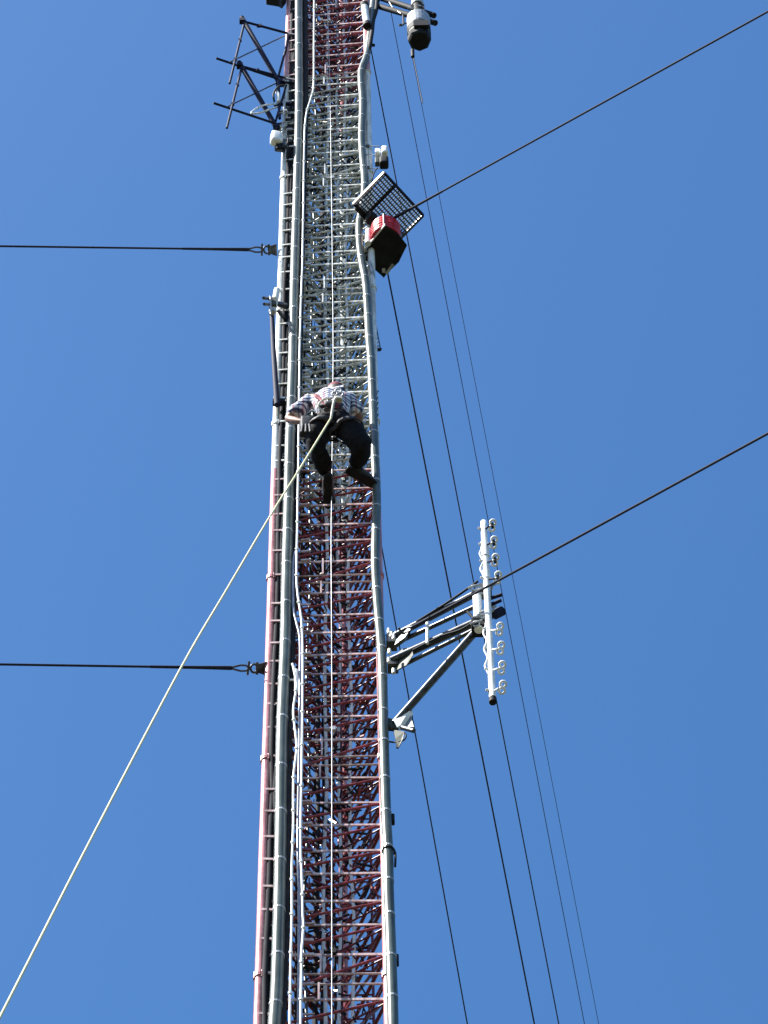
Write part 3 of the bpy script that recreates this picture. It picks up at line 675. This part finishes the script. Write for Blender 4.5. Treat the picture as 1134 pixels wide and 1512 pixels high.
# ------------------------------------------------------------------ the climber
def skinned(name, chains, mat, parent, sub=2, K=1.0):
    """chains: list of lists of (point, radius) or (point,(rx,ry)); shared points join"""
    verts = []; rad = []; edges = []; idx = {}
    def vid(p, r):
        key = tuple(round(c, 4) for c in p)
        if key not in idx: idx[key] = len(verts); verts.append(p); rad.append(r if isinstance(r, tuple) else (r, r))
        return idx[key]
    for ch in chains:
        ids = [vid(V(p), r) for p, r in ch]
        for a, b in zip(ids, ids[1:]): edges.append((a, b))
    o0 = V(parent['_w'])
    me = bpy.data.meshes.new(name); me.from_pydata([tuple(v-o0) for v in verts], edges, []); me.update()
    o = bpy.data.objects.new(name, me); C.objects.link(o); o.parent = parent; o['_w'] = tuple(o0)
    md = o.modifiers.new('skin', 'SKIN'); md.use_smooth_shade = True; md.branch_smoothing = .6
    sv = me.skin_vertices
    if not len(sv):
        bpy.context.view_layer.objects.active = o
    for i, r in enumerate(rad): me.skin_vertices[0].data[i].radius = (r[0]*K, r[1]*K)
    for i in range(len(rad)): me.skin_vertices[0].data[i].use_root = (i == 0)
    ms = o.modifiers.new('sub', 'SUBSURF'); ms.levels = sub; ms.render_levels = sub
    me.materials.append(mat); return o
per = thing('person', W(495, 640, 14.75), 'climber in plaid shirt, black trousers and dark red cap, harnessed to the mast face', 'person')
J = dict(
    pel=W(492, 616, 14.66), waist=W(490, 604, 14.68), chest=W(487, 592, 14.71), neck=W(492, 585, 14.80), jaw=W(494, 585, 14.88), head=W(496, 582, 14.92),
    lsh=W(459, 590, 14.74), lel=W(424, 619, 14.80), lwr=W(447, 623, 14.72),
    rsh=W(516, 589, 14.74), rel=W(531, 617, 14.84), rwr=W(527, 628, 15.06),
    lhip=W(477, 622, 14.68), lkn=W(465, 657, 14.75), lan=W(484, 705, 15.03),
    rhip=W(506, 622, 14.68), rkn=W(536, 661, 14.74), ran=W(523, 691, 14.99))
def hand(wr, d, palm_n, side, curl):
    """five-fingered hand as chains from the wrist: d fingers direction, side thumb side"""
    d = d.normalized(); side = (side-d*side.dot(d)).normalized(); nn = palm_n.normalized()
    ch = []; pc_ = wr+d*.045
    for k, (off, L) in enumerate(((.032, .072), (.011, .082), (-.010, .076), (-.030, .060))):
        base = wr+d*.088+side*off; p = [base]; dd = d.copy()
        for s_, fr in enumerate((.45, .32, .23)):
            dd = (dd+nn*curl*(.6+.25*s_)).normalized(); p.append(p[-1]+dd*L*fr)
        ch.append([(wr, (.026, .026)), (pc_+side*off*.5, (.020, .016)), (base, .0115)]+[(q_, r_) for q_, r_ in zip(p[1:], (.0095, .009, .0075))])
    t0 = wr+d*.03+side*.035; ch.append([(wr, (.026, .026)), (t0, .014), (t0+(d*.5+side*.7+nn*.3)*.035, .011), (t0+(d*.9+side*.8+nn*.9)*.052, .009)])
    return ch
lh = hand(J['lwr'], V((.9, .1, -.25)), V((0, .3, -1)), V((0, -1, .2)), .35)
rh = hand(J['rwr'], V((-.2, 1, .35)), V((0, -.2, -1)), V((-1, 0, .2)), .8)
mid = lambda a, b, t=.5: J[a].lerp(J[b], t)
fwd = V((0, 1, 0))
body = [
    [(J['pel'], (.13, .10)), (J['waist'], (.12, .095)), (J['chest'], (.15, .11)), (J['neck'], .055), (J['jaw'], (.062, .075)), (J['head'], (.078, .092)), (J['head']+V((0, -.005, .055)), (.060, .070))],
    [(J['jaw'], (.06, .07)), (J['jaw']+V((0, .085, .01)), .03), (J['jaw']+V((0, .115, .035)), .012)],
    [(J['chest'], (.15, .11)), (J['lsh'], .062), (mid('lsh', 'lel'), .050), (J['lel'], .042), (mid('lel', 'lwr'), .040), (J['lwr'], .026)],
    [(J['chest'], (.15, .11)), (J['rsh'], .062), (mid('rsh', 'rel'), .050), (J['rel'], .042), (mid('rel', 'rwr'), .038), (J['rwr'], .026)],
    [(J['pel'], (.13, .10)), (J['lhip'], .088), (mid('lhip', 'lkn'), .078), (J['lkn'], .058), (mid('lkn', 'lan'), .054), (J['lan'], .036), (J['lan']+V((.0, .12, -.05)), .032)],
    [(J['pel'], (.13, .10)), (J['rhip'], .088), (mid('rhip', 'rkn'), .078), (J['rkn'], .058), (mid('rkn', 'ran'), .054), (J['ran'], .036), (J['ran']+V((.02, .12, -.04)), .032)],
]
skinned('body', body+lh+rh, SKIN, per)
shirt_o = skinned('shirt', [
    [(J['pel']+V((0, .0, .0)), (.175, .13)), (J['waist']+V((0, 0, .02)), (.185, .135)), (J['chest'], (.215, .15)), (J['chest'].lerp(J['neck'], .55), (.15, .11)), (J['neck'], (.075, .075))],
    [(J['chest'], (.215, .15)), (J['lsh'], .105), (mid('lsh', 'lel'), .088), (mid('lsh', 'lel', .88), .078)],
    [(J['chest'], (.215, .15)), (J['rsh'], .105), (mid('rsh', 'rel'), .088), (mid('rsh', 'rel', .9), .078)]], SHIRT, per)
trou_o = skinned('trousers', [
    [(J['pel']+V((0, -.01, .06)), (.18, .14)), (J['pel']+V((0, 0, -.05)), (.19, .16))],
    [(J['pel']+V((0, 0, -.05)), (.19, .16)), (J['lhip']-V((0, 0, .04)), .145), (mid('lhip', 'lkn'), .125), (J['lkn'], .100), (mid('lkn', 'lan'), .088), (mid('lkn', 'lan', .95), .070)],
    [(J['pel']+V((0, 0, -.05)), (.19, .16)), (J['rhip']-V((0, 0, .04)), .150), (mid('rhip', 'rkn'), .135), (J['rkn'], .110), (mid('rkn', 'ran'), .095), (mid('rkn', 'ran', .95), .072)]], TROU, per)
def boot(an, d, nm='boot'):
    d = d.normalized(); up = V((0, 0, 1))
    o = skinned(nm, [[(an+up*.06, .066), (an-up*.02, .068), (an-up*.055+d*.06, (.062, .055)), (an-up*.06+d*.14, (.062, .048)), (an-up*.06+d*.19, (.048, .034))], [(an-up*.02, .068), (an-up*.06-d*.045, (.05, .046))]], BOOT, per)
    Yv = up.cross(d).normalized(); c = an-up*.105
    out = []
    for (x, y) in ((-.085, .0), (-.075, .030), (-.03, .040), (.05, .034), (.12, .046), (.18, .046), (.225, .028), (.235, 0), (.225, -.028), (.18, -.046), (.12, -.046), (.05, -.034), (-.03, -.040), (-.075, -.030)):
        out.append(c+d*x+Yv*y)
    MB().prism(out, (0, 0, .022)).build('boot_sole', BLACK, per)
boot(J['lan'], V((.0, .9, -.25))); boot(J['ran'], V((.85, .5, -.1)))
# cap, hair, face
hc = J['head']
m = MB(); n = 20; vs = []; fs = []
for j in range(9):
    ph = j/8*math.pi*.56
    for k in range(n): th = 2*math.pi*k/n; vs.append(hc+V((.092*math.sin(ph)*math.cos(th), .106*math.sin(ph)*math.sin(th)-.002, .030+.098*math.cos(ph))))
for j in range(8):
    for k in range(n): fs.append((j*n+k, (j+1)*n+k, (j+1)*n+(k+1) % n, j*n+(k+1) % n))
m.add(vs, fs, True); cap = m.build('cap', CAPM, per)
br = [hc+V((.075*math.cos(a), .09+.075*math.sin(a), .012)) for a in [math.pi*k/10 for k in range(11)]]
MB().prism(br, (0, 0, .006)).build('cap_brim', CAPM, cap)
m = MB(); vs = []; fs = []
for j in range(5):
    for k in range(11):
        th = math.pi+math.pi*k/10; vs.append(hc+V((.083*math.cos(th), .092*math.sin(th)-.002, .02-.022*j)))
for j in range(4):
    for k in range(10): fs.append((j*11+k, j*11+k+1, (j+1)*11+k+1, (j+1)*11+k))
m.add(vs, fs, True); hr = m.build('hair', HAIR, per); sm_ = hr.modifiers.new('t', 'SOLIDIFY'); sm_.thickness = .012
for s_ in (-1, 1):
    MB().lathe(hc+V((.031*s_, .072, -.005)), [(.002, 0), (.011, .004), (.012, .010), (.003, .018)], 10, V((0, 1, 0))).build('eye', EYE, per)
    MB().ring(hc+V((.082*s_, .0, -.012)), (s_, .1, 0), .020, .008, 12, 6).build('ear', SKIN, per)
MB().tube([hc+V((0, .082, .0)), hc+V((0, .103, -.026)), hc+V((0, .094, -.034))], .010, 8, rs=[.007, .013, .006]).build('nose', SKIN, per)
MB().tube([hc+V((-.022, .082, -.056)), hc+V((0, .090, -.055)), hc+V((.022, .082, -.056))], .005, 6).build('mouth', CAPM, per)
# harness
hs = thing('harness', J['pel'], 'black climbing harness with pale buckles round the climber waist and back', 'safety harness')
def band(c, ax, rad, wd, tgt, mat, nm):
    ax = ax.normalized(); u = ax.orthogonal().normalized(); w = ax.cross(u); vs = []; fs = []; n = 40
    for j in (-1, 0, 1):
        for k in range(n): q = 2*math.pi*k/n; vs.append(c+ax*(wd/2*j)+(u*math.cos(q)+w*math.sin(q))*rad)
    for j in range(2):
        for k in range(n): fs.append((j*n+k, j*n+(k+1) % n, (j+1)*n+(k+1) % n, (j+1)*n+k))
    o = MB().add(vs, fs, True).build(nm, mat, hs)
    sw = o.modifiers.new('wrap', 'SHRINKWRAP'); sw.target = tgt; sw.offset = .008; sw.wrap_mode = 'ABOVE_SURFACE'
    so2 = o.modifiers.new('thick', 'SOLIDIFY'); so2.thickness = .012; so2.offset = 1
    return o
band(J['pel']+V((0, 0, .04)), V((0, 0, 1)), .24, .05, trou_o, WEB, 'waist_belt')
band(mid('lhip', 'lkn', .35), J['lkn']-J['lhip'], .17, .045, trou_o, WEB, 'leg_loop')
band(mid('rhip', 'rkn', .35), J['rkn']-J['rhip'], .18, .045, trou_o, WEB, 'leg_loop')
bk = V((0, -.17, 0))
pb = J['pel']+bk+V((0, -.0, -.04)); 
def strip(a, b, wd, nm, mat=WEB, tgt=shirt_o):
    """webbing strip laid on the back of the shirt"""
    a = V(a); b = V(b); dx = (b-a).normalized(); up = V((0, 1, 0)).cross(dx).normalized(); vs = []; fs = []; n = 16
    for k in range(n+1):
        for j in (-1, 0, 1): vs.append(a.lerp(b, k/n)+up*(wd/2*j))
    for k in range(n):
        for j in range(2): i = k*3+j; fs.append((i, i+1, i+4, i+3))
    o = MB().add(vs, fs, True).build(nm, mat, hs)
    sw = o.modifiers.new('wrap', 'SHRINKWRAP'); sw.wrap_method = 'NEAREST_SURFACEPOINT'; sw.wrap_mode = 'ABOVE_SURFACE'
    sw.target = tgt; sw.offset = .026
    t2 = o.modifiers.new('thick', 'SOLIDIFY'); t2.thickness = .010; t2.offset = 0
YB = 14.54
strip(W(464, 577, YB), W(486, 607, YB), .03, 'back_strap', CAPM)
strip(W(508, 577, YB), W(497, 607, YB), .03, 'back_strap', CAPM)
strip(W(450, 594, YB), W(513, 595, YB), .13, 'back_pad')
strip(W(447, 610, YB), W(515, 611, YB), .03, 'waist_strap', WEBL)
strip(W(444, 615, YB), W(516, 617, YB), .05, 'waist_pad')
for o_ in (shirt_o, trou_o):
    tx = bpy.data.textures.new('cloth_folds', 'CLOUDS'); tx.noise_scale = .11; tx.noise_depth = 2
    dm = o_.modifiers.new('folds', 'DISPLACE'); dm.texture = tx; dm.strength = .055; dm.mid_level = .5; dm.texture_coords = 'GLOBAL'
for (x, z_, s_) in ((.05, .20, .03), (.02, .15, .026), (.07, .13, .026), (-.02, .03, .024)):
    MB().ring(pb+V((x, -.012, z_)), (.2, 1, .3), s_, .010, 14, 6).build('ring', GALV, hs)
rbox(pb+V((.05, .0, .06)), .08, .05, .05, .012, 'buckle', WEBL, hs, .2)
MB().tube(smooth([pb+V((-.02, -.02, .05)), pb+V((-.09, -.03, .0)), pb+V((-.13, -.02, -.10)), pb+V((-.08, 0, -.16))], 5), .008, 8).build('lanyard', WEBL, hs)
MB().tube(smooth([pb+V((.08, -.02, .03)), pb+V((.02, -.035, .0)), W(489, 617, 14.50)], 5), .012, 8).build('rope_loop', WEBL, hs)
tb = thing('tool_bag', J['lhip']+V((-.17, -.02, -.1)), 'small dark tool bag with pale tags hanging at the climber left hip', 'tool bag')
rbox(J['lhip']+V((-.16, 0, -.10)), .10, .13, .2, .02, 'bag', WEB, tb, .2)
for k in range(3): MB().tube([J['lhip']+V((-.18+.03*k, -.08, -.2)), J['lhip']+V((-.19+.04*k, -.09, -.36))], .012, 6).build('tool', WEB, tb)

for o in bpy.data.objects:
    if '_w' in o: del o['_w']
